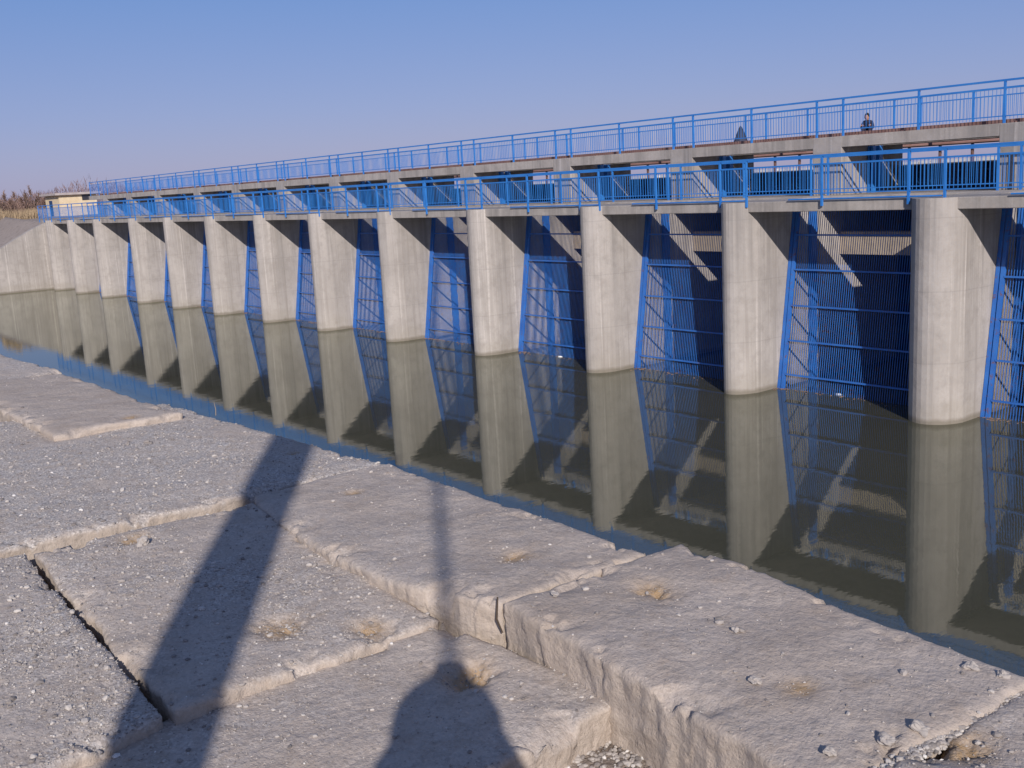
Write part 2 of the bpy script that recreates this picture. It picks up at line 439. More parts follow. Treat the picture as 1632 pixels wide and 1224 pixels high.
t = thing('parapet', (X(-18), X(14.6), Z(zD)), 'low whitish parapet just visible behind the tops of the dark blue gates', 'parapet')
for b, (l, r) in enumerate(bays):
    if r - l > 1: MB().box(X(l - PW) + .01, X(r) - .01, X(14.55), X(14.65), Z(zD) + .002, Z(.022) + random.uniform(-.02, .01)).build('wall_section', M['pale'], t)
# rusty crane rail on the upper deck and rusty pipe behind
t = thing('crane_rail', (X(-18), X(12.5), Z(zU)), 'rusty brown rail beam running along the upper walkway floor', 'rail')
MB().box(X(-39.1), X(XL[0]), X(12.30), X(12.36), Z(zU) + .002, Z(zU) + .11).build('rail_beam', M['rust'], t)
mb = MB(); x = -39.0
while x < XL[0]:
    mb.box(X(x) - .05, X(x) + .05, X(12.25), X(12.29), Z(zU) + .002, Z(zU) + .05); x += .7
mb.build('clamp', M['rust'], t)
t = thing('rusty_pipe', (X(-18), X(14.0), Z(zD)), 'rusty brown pipe on short posts behind the upper piers, against the sky', 'pipe')
MB().tube([(X(-38.8), X(14.0), Z(.24)), (X(XL[0]), X(14.0), Z(.24))], .065, 12).build('pipe', M['rust'], t, smooth=True)
x = XL[0] - .35; c_ = 0
while x > -38.5 and c_ < 90:
    MB().box(X(x) - .035, X(x) + .035, X(14.045), X(14.075), Z(zD), Z(.25)).build('support_post', M['rust'], t); x -= .47; c_ += 1

# ------------------------------------------------------------------ left abutment with sloping top
t = thing('abutment_wall', (X(ABUT - .2), X(9.5), 0), 'long grey concrete side wall sloping down into the water at far left', 'retaining wall')
prof = [(14.3, -.36), (10.55, -.36), (10.1, -.46), (9.75, -.60), (9.24, -.86), (8.6, -1.21), (7.2, -1.95), (6.0, -2.6), (5.0, -3.2)]
mb = MB(); n = len(prof)
for xx in (ABUT, ABUT - .25):
    for (y, z) in prof: mb.v.append((X(xx), X(y), Z(z) - (.003 if y > 10.12 else 0)))
    for (y, z) in prof: mb.v.append((X(xx), X(y), Z(-3.4)))
for i in range(n - 1):
    mb.f.append((i, i + 1, n + i + 1, n + i)); o_ = 2 * n
    mb.f.append((o_ + i, o_ + n + i, o_ + n + i + 1, o_ + i + 1)); mb.f.append((i, o_ + i, o_ + i + 1, i + 1))
mb.f.append((n - 1, 3 * n - 1, 4 * n - 1, 2 * n - 1))
mb.build('wall', M['conc'], t)
# ------------------------------------------------------------------ far-left land
def land_z(x, y):
    """height relative to the eye of the left bank, metres"""
    d = X(ABUT - .25) - x
    yy = y / S
    if yy >= 10.4: base = -.42
    else: base = -.42 - (10.4 - yy) * .52 + min(d, 60) * .013
    base = max(base, -3.6)
    base += min(d, 25) / 25 * .10
    return base * S + .35 * noise.noise(Vector((x * .05, y * .05, 0))) * min(1, d / 6) + .08 * noise.noise(Vector((x * .6, y * .6, 3))) * min(1, d / 3)
def grid(name, xs, ys, zf, mat, kind='structure'):
    me = bpy.data.meshes.new(name); nx, ny = len(xs), len(ys)
    me.from_pydata([(x, y, zf(x, y)) for y in ys for x in xs], [], [(j * nx + i, j * nx + i + 1, (j + 1) * nx + i + 1, (j + 1) * nx + i) for j in range(ny - 1) for i in range(nx - 1)])
    me.polygons.foreach_set('use_smooth', [True] * len(me.polygons)); me.materials.append(mat); me.update()
    o = bpy.data.objects.new(name, me); col.objects.link(o); o['kind'] = kind; return o
def spread(a, b, n, p=2.2): return [a + (b - a) * (i / n) ** p for i in range(n + 1)]
x0 = X(ABUT - .25)
xs = list(reversed(spread(x0 + .01, -3000, 90, 2.6)))
ys = sorted(set(list(reversed(spread(14, -40, 50, 1.3))) + [14 + i * .35 for i in range(1, 50)] + spread(31.5, 3000, 60, 2.8)))
grid('left_bank_ground', xs, ys, lambda x, y: H + land_z(x, y), M['bank'])
# riverbed / ground sheet reaching the horizon, and the water
def flat(name, x0, x1, y0, y1, z, mat):
    mb = MB(); mb.v = [(x0, y0, z), (x1, y0, z), (x1, y1, z), (x0, y1, z)]; mb.f = [(0, 1, 2, 3)]
    o = mb.build(name, mat); o['kind'] = 'structure'; return o
flat('river_bed', -5000, 5000, -5000, 5000, -2.6, M['bank'])
flat('water', -4000, 4000, -10, 4000, 0.0, M['water'])
hx = [-2500 + i * 60 for i in range(95)]
grid('far_shore', hx, [880, 900, 930, 1000, 1200, 4200], lambda x, y: -1.0 if y < 890 else (2.2 + 1.3 * noise.noise(Vector((x * .01, y * .01, 0))) if y > 905 else 1.0), M['hill'])

# ------------------------------------------------------------------ gatehouse hut at the far left
hx0, hx1, hy0, hy1 = X(-45.9), X(-44.0), X(12.30), X(13.75)
hb = Z(-.44); ht = Z(.52)
t = thing('hut', ((hx0 + hx1) / 2, (hy0 + hy1) / 2, hb), 'small cream flat roofed hut at the far end of the dam', 'hut')
MB().box(hx0, hx1, hy0, hy1, hb - .3, ht).build('wall', M['cream'], t)
MB().box(hx0 - .5, hx1 + .35, hy0 - .35, hy1 + .35, ht + .002, ht + .2).build('roof', M['roof'], t, bevel=.02)
MB().box(hx1 + .002, hx1 + .03, hy0 + 1.95, hy0 + 2.75, ht - .5, ht - .02).build('window', M['glass'], t)
MB().box(hx0 + 1.2, hx0 + 2.1, hy0 - .03, hy0 - .002, hb, hb + 1.7).build('door', M['gate'], t)

# ------------------------------------------------------------------ brush on the left bank
def shrub(x, y, h, w, mat, name, label, grp, n=420):
    z0 = H + land_z(x, y) - .1
    t = thing(name, (x, y, z0), label, 'bush', grp)
    mb = MB()
    for k in range(9):
        a = random.uniform(0, 6.28); tip = Vector((x + math.cos(a) * w * .3, y + math.sin(a) * w * .3, z0 + h * random.uniform(.6, .9)))
        mb.tube([(x + .1 * math.cos(a), y + .1 * math.sin(a), z0), tuple((Vector((x, y, z0)) + tip) / 2 + Vector((0, 0, .15))), tuple(tip)], [.05, .035, .012], 5)
    mb.build('stem', M['twig'], t)
    mb = MB()
    for k in range(n):
        r = random.random() ** .5; a = random.uniform(0, 6.28); zf = random.random()
        prof = math.sin(min(1, zf * 1.1 + .1) * math.pi) ** .6 * (.75 + .35 * noise.noise(Vector((math.cos(a) * 1.5 + x, math.sin(a) * 1.5, zf * 2))))
        px = x + math.cos(a) * r * w * .5 * prof; py = y + math.sin(a) * r * w * .5 * prof; pz = z0 + .1 + zf * h * (1 - .25 * r)
        d = Vector((math.cos(a) * .6 + random.uniform(-.4, .4), math.sin(a) * .6 + random.uniform(-.4, .4), random.uniform(.3, 1.2))).normalized() * random.uniform(.25, .6)
        sd = Vector((random.uniform(-1, 1), random.uniform(-1, 1), random.uniform(-.3, .3))).normalized() * .03
        i0 = len(mb.v); p = Vector((px, py, pz))
        mb.v += [tuple(p - sd), tuple(p + sd), tuple(p + d)]; mb.f.append((i0, i0 + 1, i0 + 2))
        p2 = p + d * .4; d2 = Vector((random.uniform(-1, 1), random.uniform(-1, 1), random.uniform(0, 1))) * .22
        mb.v += [tuple(p2 - sd * .7), tuple(p2 + sd * .7), tuple(p2 + d2)]; mb.f.append((i0 + 3, i0 + 4, i0 + 5))
    mb.build('twigs', mat, t)
def at_px(px, dist):      # ground spot on the left bank seen at picture column px
    r = cam2world(Vector((px - CX, 338 - CY, F))); k = dist / math.hypot(r.x, r.y); return r.x * k, r.y * k
adj = ['leftmost tall', 'low spreading', 'dense rounded', 'ragged', 'broad', 'small pointed', 'thin', 'wide dark', 'purplish', 'faint far', 'short reddish', 'loose', 'lean', 'stubby']
spots = [(-12, 128, 3.2, 5), (10, 122, 2.9, 5), (26, 138, 3.3, 4.5), (44, 132, 3.1, 4.5), (52, 126, 3.6, 3.2), (66, 134, 2.9, 4.5), (80, 128, 2.7, 4.0), (92, 140, 2.8, 5), (36, 118, 2.3, 4), (-2, 112, 2.2, 4), (72, 116, 2.0, 3.5), (18, 111, 1.9, 3.4)]
for i, (px, ds, h, w) in enumerate(spots):
    x, y = at_px(px, ds)
    shrub(x, y, h, w, M['brush'], 'bare_shrub', '%s brown leafless shrub on the left bank, %s' % (adj[i], ['at the very picture edge', 'just in from the picture edge', 'behind the nearer reeds', 'left of the taller pointed one', 'taller than its neighbours, left of the hut', 'between the tallest one and the hut', 'close left of the hut', 'behind the hut corner', 'in front of the taller row', 'low at the picture edge', 'in front, close to the hut', 'in front at left'][i]), 'leafless shrubs on the left bank', 520)
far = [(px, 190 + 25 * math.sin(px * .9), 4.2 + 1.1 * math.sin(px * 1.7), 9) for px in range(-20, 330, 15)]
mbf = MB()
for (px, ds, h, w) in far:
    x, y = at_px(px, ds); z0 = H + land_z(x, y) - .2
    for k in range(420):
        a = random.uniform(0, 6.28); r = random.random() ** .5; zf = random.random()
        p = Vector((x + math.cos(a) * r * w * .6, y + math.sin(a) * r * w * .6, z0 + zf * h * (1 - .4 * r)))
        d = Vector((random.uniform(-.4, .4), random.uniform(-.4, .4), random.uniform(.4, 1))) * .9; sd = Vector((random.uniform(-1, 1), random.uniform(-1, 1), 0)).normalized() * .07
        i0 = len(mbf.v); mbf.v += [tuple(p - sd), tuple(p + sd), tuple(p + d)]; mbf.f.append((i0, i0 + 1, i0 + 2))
tag(mbf.build('distant_brush', M['brush_hazed']), 'purplish brown line of distant leafless thicket along the horizon at left', 'thicket', None, 'stuff')
mbr = MB()
for k in range(15000):
    px = random.uniform(-25, 96); ds = random.uniform(100, 135); x, y = at_px(px, ds)
    if x > X(ABUT) - 4 or (hx0 - 1 < x < hx1 + 1 and hy0 - 1 < y < hy1 + 1): continue
    if noise.noise(Vector((x * .12, y * .12, 5))) < -.12: continue
    z = H + land_z(x, y); h = random.uniform(.3, 1.0); a = random.uniform(0, 3.14)
    dx, dy = math.cos(a) * .022, math.sin(a) * .022; i0 = len(mbr.v)
    mbr.v += [(x - dx, y - dy, z), (x + dx, y + dy, z), (x + random.uniform(-.25, .25), y + random.uniform(-.2, .2), z + h)]; mbr.f.append((i0, i0 + 1, i0 + 2))
tag(mbr.build('dry_reeds', M['reed']), 'tan dry reeds and grass covering the left bank', 'reeds', None, 'stuff')

# ------------------------------------------------------------------ near bank: ground + slabs
def near_z(x, y):
    n_ = .03 * noise.noise(Vector((x * 1.5, y * 1.5, 0))) + .012 * noise.noise(Vector((x * 8, y * 8, 1)))
    e = 3.0 + .0 * x
    lift = .16 * max(0, min(1, (.55 - y) / .3)) * max(0, min(1, (x + 2.6) / .6)) if y < .6 else 0
    if y <= e: return H - 1.88 + n_ + lift
    return max(H - 1.88 - (y - e) * 1.05 + n_ * 3, -3)
xs = list(reversed(spread(-16, -400, 30, 2))) + [-16 + i * .12 for i in range(1, 151)] + spread(2.1, 400, 30, 2.2)[1:]
ys = list(reversed(spread(-1.5, -400, 30, 2.2))) + [-1.5 + i * .1 for i in range(1, 46)] + [3.1 + i * .3 for i in range(26)]
grid('near_bank_ground', xs, ys, near_z, M['soil'])
slab_samples = []
def slab(label, q, zs, step, grav, pits=(), thick=.26, seed=0, rough=1.0, gravband=None, bow=None):
    P = [gpt(px, py, z) for (px, py), z in zip(q, zs)]
    A, B, C, D = P
    bw = gpt(*bow[1], zs[0]) - gpt(*bow[0], zs[0]) if bow else Vector((0, 0, 0))
    nu = max(8, int(max((B - A).length, (C - D).length) / step)); nv = max(8, int(max((D - A).length, (C - B).length) / step))
    lu = ((B - A).length + (C - D).length) / 2; lv = ((D - A).length + (C - B).length) / 2
    pw = [(gpt(px, py, zs[0] if pz is None else pz), r, d) for (px, py, r, d, pz) in pits]
    def surf(u, v):
        p = A * (1 - u) * (1 - v) + B * u * (1 - v) + C * u * v + D * (1 - u) * v + bw * (4 * u * (1 - u) * (1 - v))
        x, y = p.x, p.y; sd = seed * 7.3
        n2 = lambda s_, o_: noise.noise(Vector((x * s_ + sd, y * s_, o_ + sd)))
        dx = .022 * n2(4, 0) + .009 * n2(17, 1) + .004 * n2(60, 2)
        dy = .022 * n2(4, 3) + .009 * n2(17, 4) + .004 * n2(60, 5)
        ed = min(u * lu, (1 - u) * lu, v * lv, (1 - v) * lv)
        z = p.z + (.012 * n2(2.2, 6) + .005 * n2(9, 7) + .0022 * n2(33, 8)) * rough
        z -= .014 * math.exp(-ed / .02)
        chip = n2(5.5, 9) + .45 * n2(21, 10)
        if chip > .24: z -= min(.05, (chip - .24) * .25) * math.exp(-ed / .05)
        pm = 0
        for (c, r, d) in pw:
            dd = math.hypot(x - c.x, y - c.y) / r * (1 + .35 * n2(11, 11))
            if dd < 1.6:
                k = math.exp(-dd * dd * 1.7); z -= d * k * (1 + .9 * n2(24, 12)); pm = max(pm, min(1, k * 1.25))
        g = grav
        if gravband: g = grav * gravband(x, y)
        g = max(0, min(1, g * (.6 + .9 * (n2(1.1, 13) + .5 * n2(3.7, 14)) + .25)))
        return Vector((x + dx, y + dy, z)), pm, g, ed
    V = []; MK = []; Fc = []
    for j in range(nv + 1):
        for i in range(nu + 1):
            p, pm, g, ed = surf(i / nu, j / nv); V.append(p); MK.append((pm, g, max(0, 1 - ed / .03) * .5, 1))
    for j in range(nv):
        for i in range(nu):
            a = j * (nu + 1) + i; Fc.append((a, a + 1, a + nu + 2, a + nu + 1))
    ring = [i for i in range(nu + 1)] + [(nu) + j * (nu + 1) for j in range(1, nv + 1)] + [nv * (nu + 1) + i for i in range(nu - 1, -1, -1)] + [j * (nu + 1) for j in range(nv - 1, 0, -1)]
    cen = (A + B + C + D) / 4; prev = ring; rows = 13
    for r_ in range(1, rows + 1):
        cur = []
        for idx in ring:
            p = V[idx]; dz = thick * (r_ / rows)
            out = Vector((p.x - cen.x, p.y - cen.y, 0)).normalized()
            w_ = .010 * noise.noise(Vector((p.x * 9, p.y * 9, dz * 14 + seed))) + .007 * noise.noise(Vector((p.x * 26, p.y * 26, dz * 34))) + .006 * noise.noise(Vector((p.x * 70, p.y * 70, dz * 80)))
            cur.append(len(V)); V.append(Vector((p.x, p.y, p.z - dz)) + out * (w_ - .015 * r_ / rows)); MK.append((0, .15, 1, 1))
        for k in range(len(ring)):
            k2 = (k + 1) % len(ring); Fc.append((prev[k2], prev[k], cur[k], cur[k2]))
        prev = cur
    me = bpy.data.meshes.new('concrete_slab'); me.from_pydata([tuple(v - cen) for v in V], [], Fc)
    at = me.attributes.new('mask', 'FLOAT_COLOR', 'POINT'); at.data.foreach_set('color', [c for m_ in MK for c in m_])
    me.polygons.foreach_set('use_smooth', [True] * len(me.polygons)); me.materials.append(M['slab']); me.update()
    o = bpy.data.objects.new('concrete_slab', me); col.objects.link(o); o.location = cen
    tag(o, label, 'slab', 'weathered concrete slabs on the near bank')
    slab_samples.append((surf, lu * lv, cen))
    return o
fine = .014
slab('big raised concrete slab at lower right, beside the water, with clean pinkish surface', [(803, 958), (1330, 1262), (1650, 1086), (1090, 860)], [-1.565, -1.57, -1.56, -1.56], fine, .18, [(1040, 936, .10, .03, -1.55), (1280, 1092, .07, .008, -1.55)], .30, 1)
slab('concrete slab at the lower right corner beyond the gravelly joint', [(1334, 1265), (1640, 1450), (1840, 1180), (1653, 1088)], [-1.562] * 4, .02, .5, [(1535, 1188, .10, .03, -1.57)], .3, 2)
slab('long concrete slab by the water edge, in the middle, crossed by the thin pole shadow', [(400, 788), (800, 957), (1031, 880), (614, 735)], [-1.60, -1.565, -1.565, -1.59], fine, .30, [(822, 888, .085, .02, -1.57), (560, 785, .06, .015, -1.59)], .26, 3, bow=((600, 873), (596, 912)))
slab('concrete slab in the middle with gravel and the wide pole shadow across it', [(56, 879), (272, 1130), (698, 984), (402, 797)], [-1.615, -1.65, -1.66, -1.610], fine, .55, [(212, 862, .09, .022, -1.63), (445, 1003, .115, .03, -1.66), (590, 1000, .08, .025, -1.66)], .28, 4, gravband=lambda x, y: 1.0 if y < 2.15 else .55)
slab('lowest front concrete slab under the photographer shadow, with a crumbled hole', [(60, 1212), (560, 1350), (1000, 1106), (706, 990)], [-1.71, -1.73, -1.72, -1.70], fine, .40, [(745, 1072, .11, .05, -1.71), (520, 1045, .07, .02, -1.71)], .17, 5)
slab('gravel covered concrete slab at lower left, behind the dark open crack', [(-420, 968), (-60, 1290), (256, 1134), (38, 880)], [-1.625, -1.67, -1.65, -1.622], .018, 1.0, [], .28, 6)
slab('wide gravel covered slab at left, crossing the whole bank to the water', [(-560, 735), (-70, 888), (611, 738), (262, 642)], [-1.60, -1.612, -1.605, -1.595], .022, 1.0, [(470, 722, .05, .012, -1.6)], .28, 7)
slab('raised thick slab at upper left with a pale chipped corner', [(-90, 612), (88, 690), (290, 657), (99, 594)], [-1.545] * 4, .022, .30, [(205, 655, .08, .012, -1.5)], .28, 8)
slab('farthest dark rubbly slab at the left picture edge', [(-420, 640), (-75, 628), (97, 590), (-60, 548)], [-1.57] * 4, .03, .8, [], .28, 9)
slab('concrete slab at far left, below the raised chipped one', [(-900, 830), (-345, 796), (-100, 735), (-500, 640)], [-1.62] * 4, .05, .9, [], .28, 10)

def ellipsoid(mb, c, r, nu=16, nv=10, f=None):
    n0 = len(mb.v)
    for j in range(nv + 1):
        th = math.pi * j / nv
        for i in range(nu):
            a = 2 * math.pi * i / nu; d = Vector((math.sin(th) * math.cos(a), math.sin(th) * math.sin(a), math.cos(th)))
            k = f(d) if f else 1
            mb.v.append((c[0] + d.x * r[0] * k, c[1] + d.y * r[1] * k, c[2] + d.z * r[2] * k))
    for j in range(nv):
        for i in range(nu):
            a = n0 + j * nu + i; b = n0 + j * nu + (i + 1) % nu; mb.f.append((a, a + nu, b + nu, b))
def stone_into(mb, p, r, flat_=.65, k=0):
    """irregular 12-vertex stone"""
    n0 = len(mb.v); ph = (1 + 5 ** .5) / 2
    base = [(-1, ph, 0), (1, ph, 0), (-1, -ph, 0), (1, -ph, 0), (0, -1, ph), (0, 1, ph), (0, -1, -ph), (0, 1, -ph), (ph, 0, -1), (ph, 0, 1), (-ph, 0, -1), (-ph, 0, 1)]
    fs = [(0, 11, 5), (0, 5, 1), (0, 1, 7), (0, 7, 10), (0, 10, 11), (1, 5, 9), (5, 11, 4), (11, 10, 2), (10, 7, 6), (7, 1, 8), (3, 9, 4), (3, 4, 2), (3, 2, 6), (3, 6, 8), (3, 8, 9), (4, 9, 5), (2, 4, 11), (6, 2, 10), (8, 6, 7), (9, 8, 1)]
    a = random.uniform(0, 6.28); ca, sa = math.cos(a), math.sin(a); sx, sy = random.uniform(.75, 1.3), random.uniform(.65, 1.0)
    for v in base:
        f = r / 1.9 * random.uniform(.8, 1.15); x, y, z = v[0] * sx * f, v[1] * sy * f, v[2] * flat_ * f
        mb.v.append((p[0] + x * ca - y * sa, p[1] + x * sa + y * ca, p[2] + z))
    mb.f += [tuple(n0 + i for i in q) for q in fs]
def octa_into(mb, p, r):
    n0 = len(mb.v); a = random.uniform(0, 6.28); ca, sa = math.cos(a), math.sin(a)
    for v in ((1, 0, 0), (0, .8, 0), (-1, 0, 0), (0, -.8, 0), (.2, .1, .7), (0, 0, -.5)):
        f = r * random.uniform(.75, 1.2); x, y, z = v[0] * f, v[1] * f, v[2] * f
        mb.v.append((p[0] + x * ca - y * sa, p[1] + x * sa + y * ca, p[2] + z))
    mb.f += [tuple(n0 + i for i in q) for q in ((0, 1, 4), (1, 2, 4), (2, 3, 4), (3, 0, 4), (1, 0, 5), (2, 1, 5), (3, 2, 5), (0, 3, 5))]
mb = MB()
counts = [3600, 1500, 4200, 12000, 6500, 14000, 20000, 2000, 2000, 900]
for (surf, area, cen), n_ in zip(slab_samples, counts):
    for k in range(n_):
        u, v = random.random(), random.random(); p, pm, g, ed = surf(u, v)
        if random.random() > (.10 + g * g * 1.1 + pm * .5): continue
        r = min(.016, .0022 * math.exp(abs(random.gauss(0, .6))))
        if random.random() < .02: r *= 1.9
        if r > .007: stone_into(mb, (p.x, p.y, p.z + r * .25), r)
        else: octa_into(mb, (p.x, p.y, p.z + r * .3), r)
for k in range(2500):     # rubble in the low corner at the bottom of the frame
    p = gpt(random.uniform(820, 1300), random.uniform(1150, 1320), -1.87); r = random.uniform(.003, .014)
    stone_into(mb, (p.x, p.y, near_z(p.x, p.y) + r * .3), r)
for k in range(3000):     # rubble filling the joint on the right and the bank lip
    s_ = random.random(); px = 1340 + s_ * 310 + random.gauss(0, 5); py = 1266 - s_ * 180 + random.gauss(0, 5)
    p = gpt(px, py, -1.575); r = random.uniform(.003, .012); stone_into(mb, (p.x, p.y, p.z - random.uniform(0, .02)), r)
tag(mb.build('gravel', M['pebble']), 'loose grey gravel scattered over the near concrete slabs', 'gravel', None, 'stuff')

# joint filling between big slabs at right
big = [(228, 866, .045, 'pale rounded stone lying beside the shallow hole on the gravelly middle slab'), (1465, 1165, .035, 'grey angular stone near the joint at lower right'),
       (1412, 1183, .03, 'small dark stone on the corner of the big right slab'), (1204, 1086, .022, 'small pale stone in the gravel patch on the big right slab'),
       (1322, 1200, .022, 'whitish pebble on the big right slab near the picture bottom'), (1172, 1005, .018, 'single white pebble in the middle of the big right slab'),
       (1548, 1066, .03, 'chunk of broken concrete at the water edge of the right slab'), (1600, 1080, .028, 'broken concrete lump nearest the right picture edge'),
       (885, 948, .02, 'white pebble near the joint of the two waterside slabs'), (911, 1210, .04, 'grey stone in the low gravelly corner at the picture bottom'),
       (120, 668, .03, 'dark stone at the foot of the raised upper left slab'), (205, 1204, .02, 'small pale stone at the picture bottom inside the wide shadow')]
for (px, py, r, lab) in big:
    zz = -1.87 if py > 1205 and 850 < px < 1000 else (-1.56 if px > 800 else (-1.735 if py > 1150 else -1.615))
    p = gpt(px, py, zz); mb = MB(); q_ = random.uniform(0, 50)
    ellipsoid(mb, (0, 0, r * .2), (r, r * .8, r * .62), 22, 14, lambda d: .85 + .5 * noise.noise(d * 1.3 + Vector((q_, 0, 0))) - .25 * abs(noise.noise(d * 3.1 + Vector((0, q_, 0)))) + .08 * noise.noise(d * 9 + Vector((q_, 0, 0))))
    o = mb.build('stone', M['pebble']); o.location = p
    tag(o, lab, 'stone', 'larger loose stones on the slabs')
pa = gpt(800, 957, -1.545); pb = gpt(801, 1008, -1.66)
tag(MB().tube([tuple(pa + Vector((0, -.02, .02))), tuple((pa + pb) / 2 + Vector((.004, -.03, 0))), tuple(pb)], [.0035, .0045, .003], 6).build('twig', M['twig']), 'thin dark twig leaning on the slab side at the joint', 'twig')
pa = gpt(344, 662, -1.6)
tag(MB().tube([tuple(pa), tuple(pa + Vector((.01, 0, .05))), tuple(pa + Vector((-.01, 0, .10)))], [.003, .0025, .001], 5).build('dry_stem', M['reed']), 'single dry pale stem at the edge above the blue water', 'plant stem')

# ------------------------------------------------------------------ litter by the racks
for (px, py, lab) in ((1337, 628, 'white bottle floating before the rack left of the largest pier'), (893, 568, 'white bottle floating before the rack between the fourth and third piers from right')):
    p = gpt(px, py, -H + .02)
    mb = MB().tube([(-.08, 0, .01), (-.07, 0, .01), (.03, 0, .01), (.055, 0, .01), (.06, 0, .01), (.08, 0, .01)], [.01, .028, .028, .012, .01, .01], 10)
    o = mb.build('bottle', M['white'], smooth=True); o.location = (p.x, p.y, .0); o.rotation_euler.z = .4
    tag(o, lab, 'bottle', 'floating bottles')

mbd = MB()
for b, (l, r) in enumerate(bays):
    if r - l < 1: continue
    for k in range(60):
        x = random.uniform(X(l), X(r)); y = X(10.66) - abs(random.gauss(0, .16)) - .03
        if random.random() < .25: x = X(l) + abs(random.gauss(0, .35))
        a = random.uniform(0, 3.14); L_ = random.uniform(.015, .09) * random.choice((1, 1, 2)); w_ = random.uniform(.006, .02)
        mbd.bar((x, y, .006), (x + math.cos(a) * L_, y + math.sin(a) * L_, .008), w_, .008)
tag(mbd.build('floating_debris', M['brush']), 'bits of dry reed and scum floating against the racks', 'debris', None, 'stuff')
# ------------------------------------------------------------------ people
def skin_body(name, nodes, edges, mat, parent, loc, sub=2):
    names = list(nodes); me = bpy.data.meshes.new(name)
    me.from_pydata([nodes[k][0] for k in names], [(names.index(a), names.index(b)) for a, b in edges], [])
    o = bpy.data.objects.new(name, me); col.objects.link(o); o.parent = parent
    o.modifiers.new('skin', 'SKIN')
    lay = me.skin_vertices[0].data
    for i, k in enumerate(names):
        r = nodes[k][1]; lay[i].radius = (r, r) if isinstance(r, (int, float)) else r
        lay[i].use_root = (i == 0)
    s_ = o.modifiers.new('sub', 'SUBSURF'); s_.levels = s_.render_levels = sub
    me.materials.append(mat); return o
def head_parts(t, c, facing):
    """head mesh in local coordinates of t, facing = unit xy vector"""
    fx, fy = facing; sx, sy = -fy, fx
    mb = MB(); ellipsoid(mb, (0, 0, 0), (.098, .078, .12), 20, 14, lambda d: 1 - .12 * max(0, -d.z) + .02 * max(0, d.x))
    def tr(v): return (c[0] + v[0] * fx + v[1] * sx, c[1] + v[0] * fy + v[1] * sy, c[2] + v[2])
    ellipsoid(mb, (.098, 0, -.015), (.022, .014, .026), 8, 6); ellipsoid(mb, (0, .08, -.005), (.02, .012, .03), 8, 6); ellipsoid(mb, (0, -.08, -.005), (.02, .012, .03), 8, 6)
    ellipsoid(mb, (.086, 0, -.062), (.014, .026, .008), 8, 6)
    off = parent_world(t); mb.v = [tuple(Vector(tr(v)) + off) for v in mb.v]
    mb.build('head', M['skin'], t, smooth=True)
    mb = MB()
    for s_ in (-1, 1): ellipsoid(mb, (.087, s_ * .032, .012), (.01, .012, .008), 8, 6)
    mb.v = [tuple(Vector(tr(v)) + off) for v in mb.v]; mb.build('eyes', M['hair'], t, smooth=True)
    mb = MB(); ellipsoid(mb, (-.014, 0, .03), (.104, .088, .108), 20, 12, lambda d: 1.0 if d.z > -.35 else .8)
    mb.v = [tuple(Vector(tr(v)) + off) for v in mb.v]; mb.build('hair', M['hair'], t, smooth=True)
def hand_edges(nodes, edges, wrist, key, d, side, up_):
    """palm + five curled fingers; d forward, side thumb side, up_ palm normal"""
    d, side, up_ = Vector(d).normalized(), Vector(side).normalized(), Vector(up_).normalized(); w_ = Vector(nodes[wrist][0])
    nodes[key + 'p'] = (tuple(w_ + d * .05), .024); edges.append((wrist, key + 'p'))
    for i in range(4):
        b = w_ + d * .085 + side * (.027 - .018 * i); L = (.036, .04, .037, .028)[i]
        nodes['%sf%da' % (key, i)] = (tuple(b), .0095); nodes['%sf%db' % (key, i)] = (tuple(b + d * L - up_ * .012), .0085); nodes['%sf%dc' % (key, i)] = (tuple(b + d * L * 1.4 - up_ * .036), .007)
        edges += [(key + 'p', '%sf%da' % (key, i)), ('%sf%da' % (key, i), '%sf%db' % (key, i)), ('%sf%db' % (key, i), '%sf%dc' % (key, i))]
    nodes[key + 't1'] = (tuple(w_ + d * .035 + side * .035 - up_ * .01), .011); nodes[key + 't2'] = (tuple(w_ + d * .075 + side * .05 - up_ * .03), .009)
    edges += [(key + 'p', key + 't1'), (key + 't1', key + 't2')]

# person sitting low on the upper walkway
px_, py_ = -18.42, 28.25
t = thing('person', (px_, py_, Z(zU)), 'person in dark blue jacket sitting on the upper walkway behind the railing', 'person')
fd = Vector((.35, -.94, 0)).normalized(); sd = Vector((fd.y * -1, fd.x, 0))
def L(f, s_, z): v = fd * (f * .8) + sd * (s_ * .8); return (v.x, v.y, z * .92)
nodes = {'pel': (L(0, 0, .14), (.15, .12)), 'sp1': (L(-.02, 0, .32), (.14, .11)), 'che': (L(.10, 0, .40), (.16, .11)), 'neck': (L(.20, 0, .50), .055)}
edges = [('pel', 'sp1'), ('sp1', 'che'), ('che', 'neck')]
for s_, k in ((1, 'l'), (-1, 'r')):
    nodes[k + 'sh'] = (L(.12, s_ * .19, .43), .065); nodes[k + 'el'] = (L(.20, s_ * .27, .25), .05); nodes[k + 'wr'] = (L(.34, s_ * .17, .36), .028)
    nodes[k + 'hip'] = (L(.03, s_ * .10, .11), .09); nodes[k + 'kn'] = (L(.36, s_ * .17, .36), .06); nodes[k + 'an'] = (L(.44, s_ * .14, .07), .042); nodes[k + 'to'] = (L(.60, s_ * .15, .035), .035)
    edges += [('che', k + 'sh'), (k + 'sh', k + 'el'), (k + 'el', k + 'wr'), ('pel', k + 'hip'), (k + 'hip', k + 'kn'), (k + 'kn', k + 'an'), (k + 'an', k + 'to')]
skin_body('body', nodes, edges, M['dark'], t, None)
nh = {}; eh = []
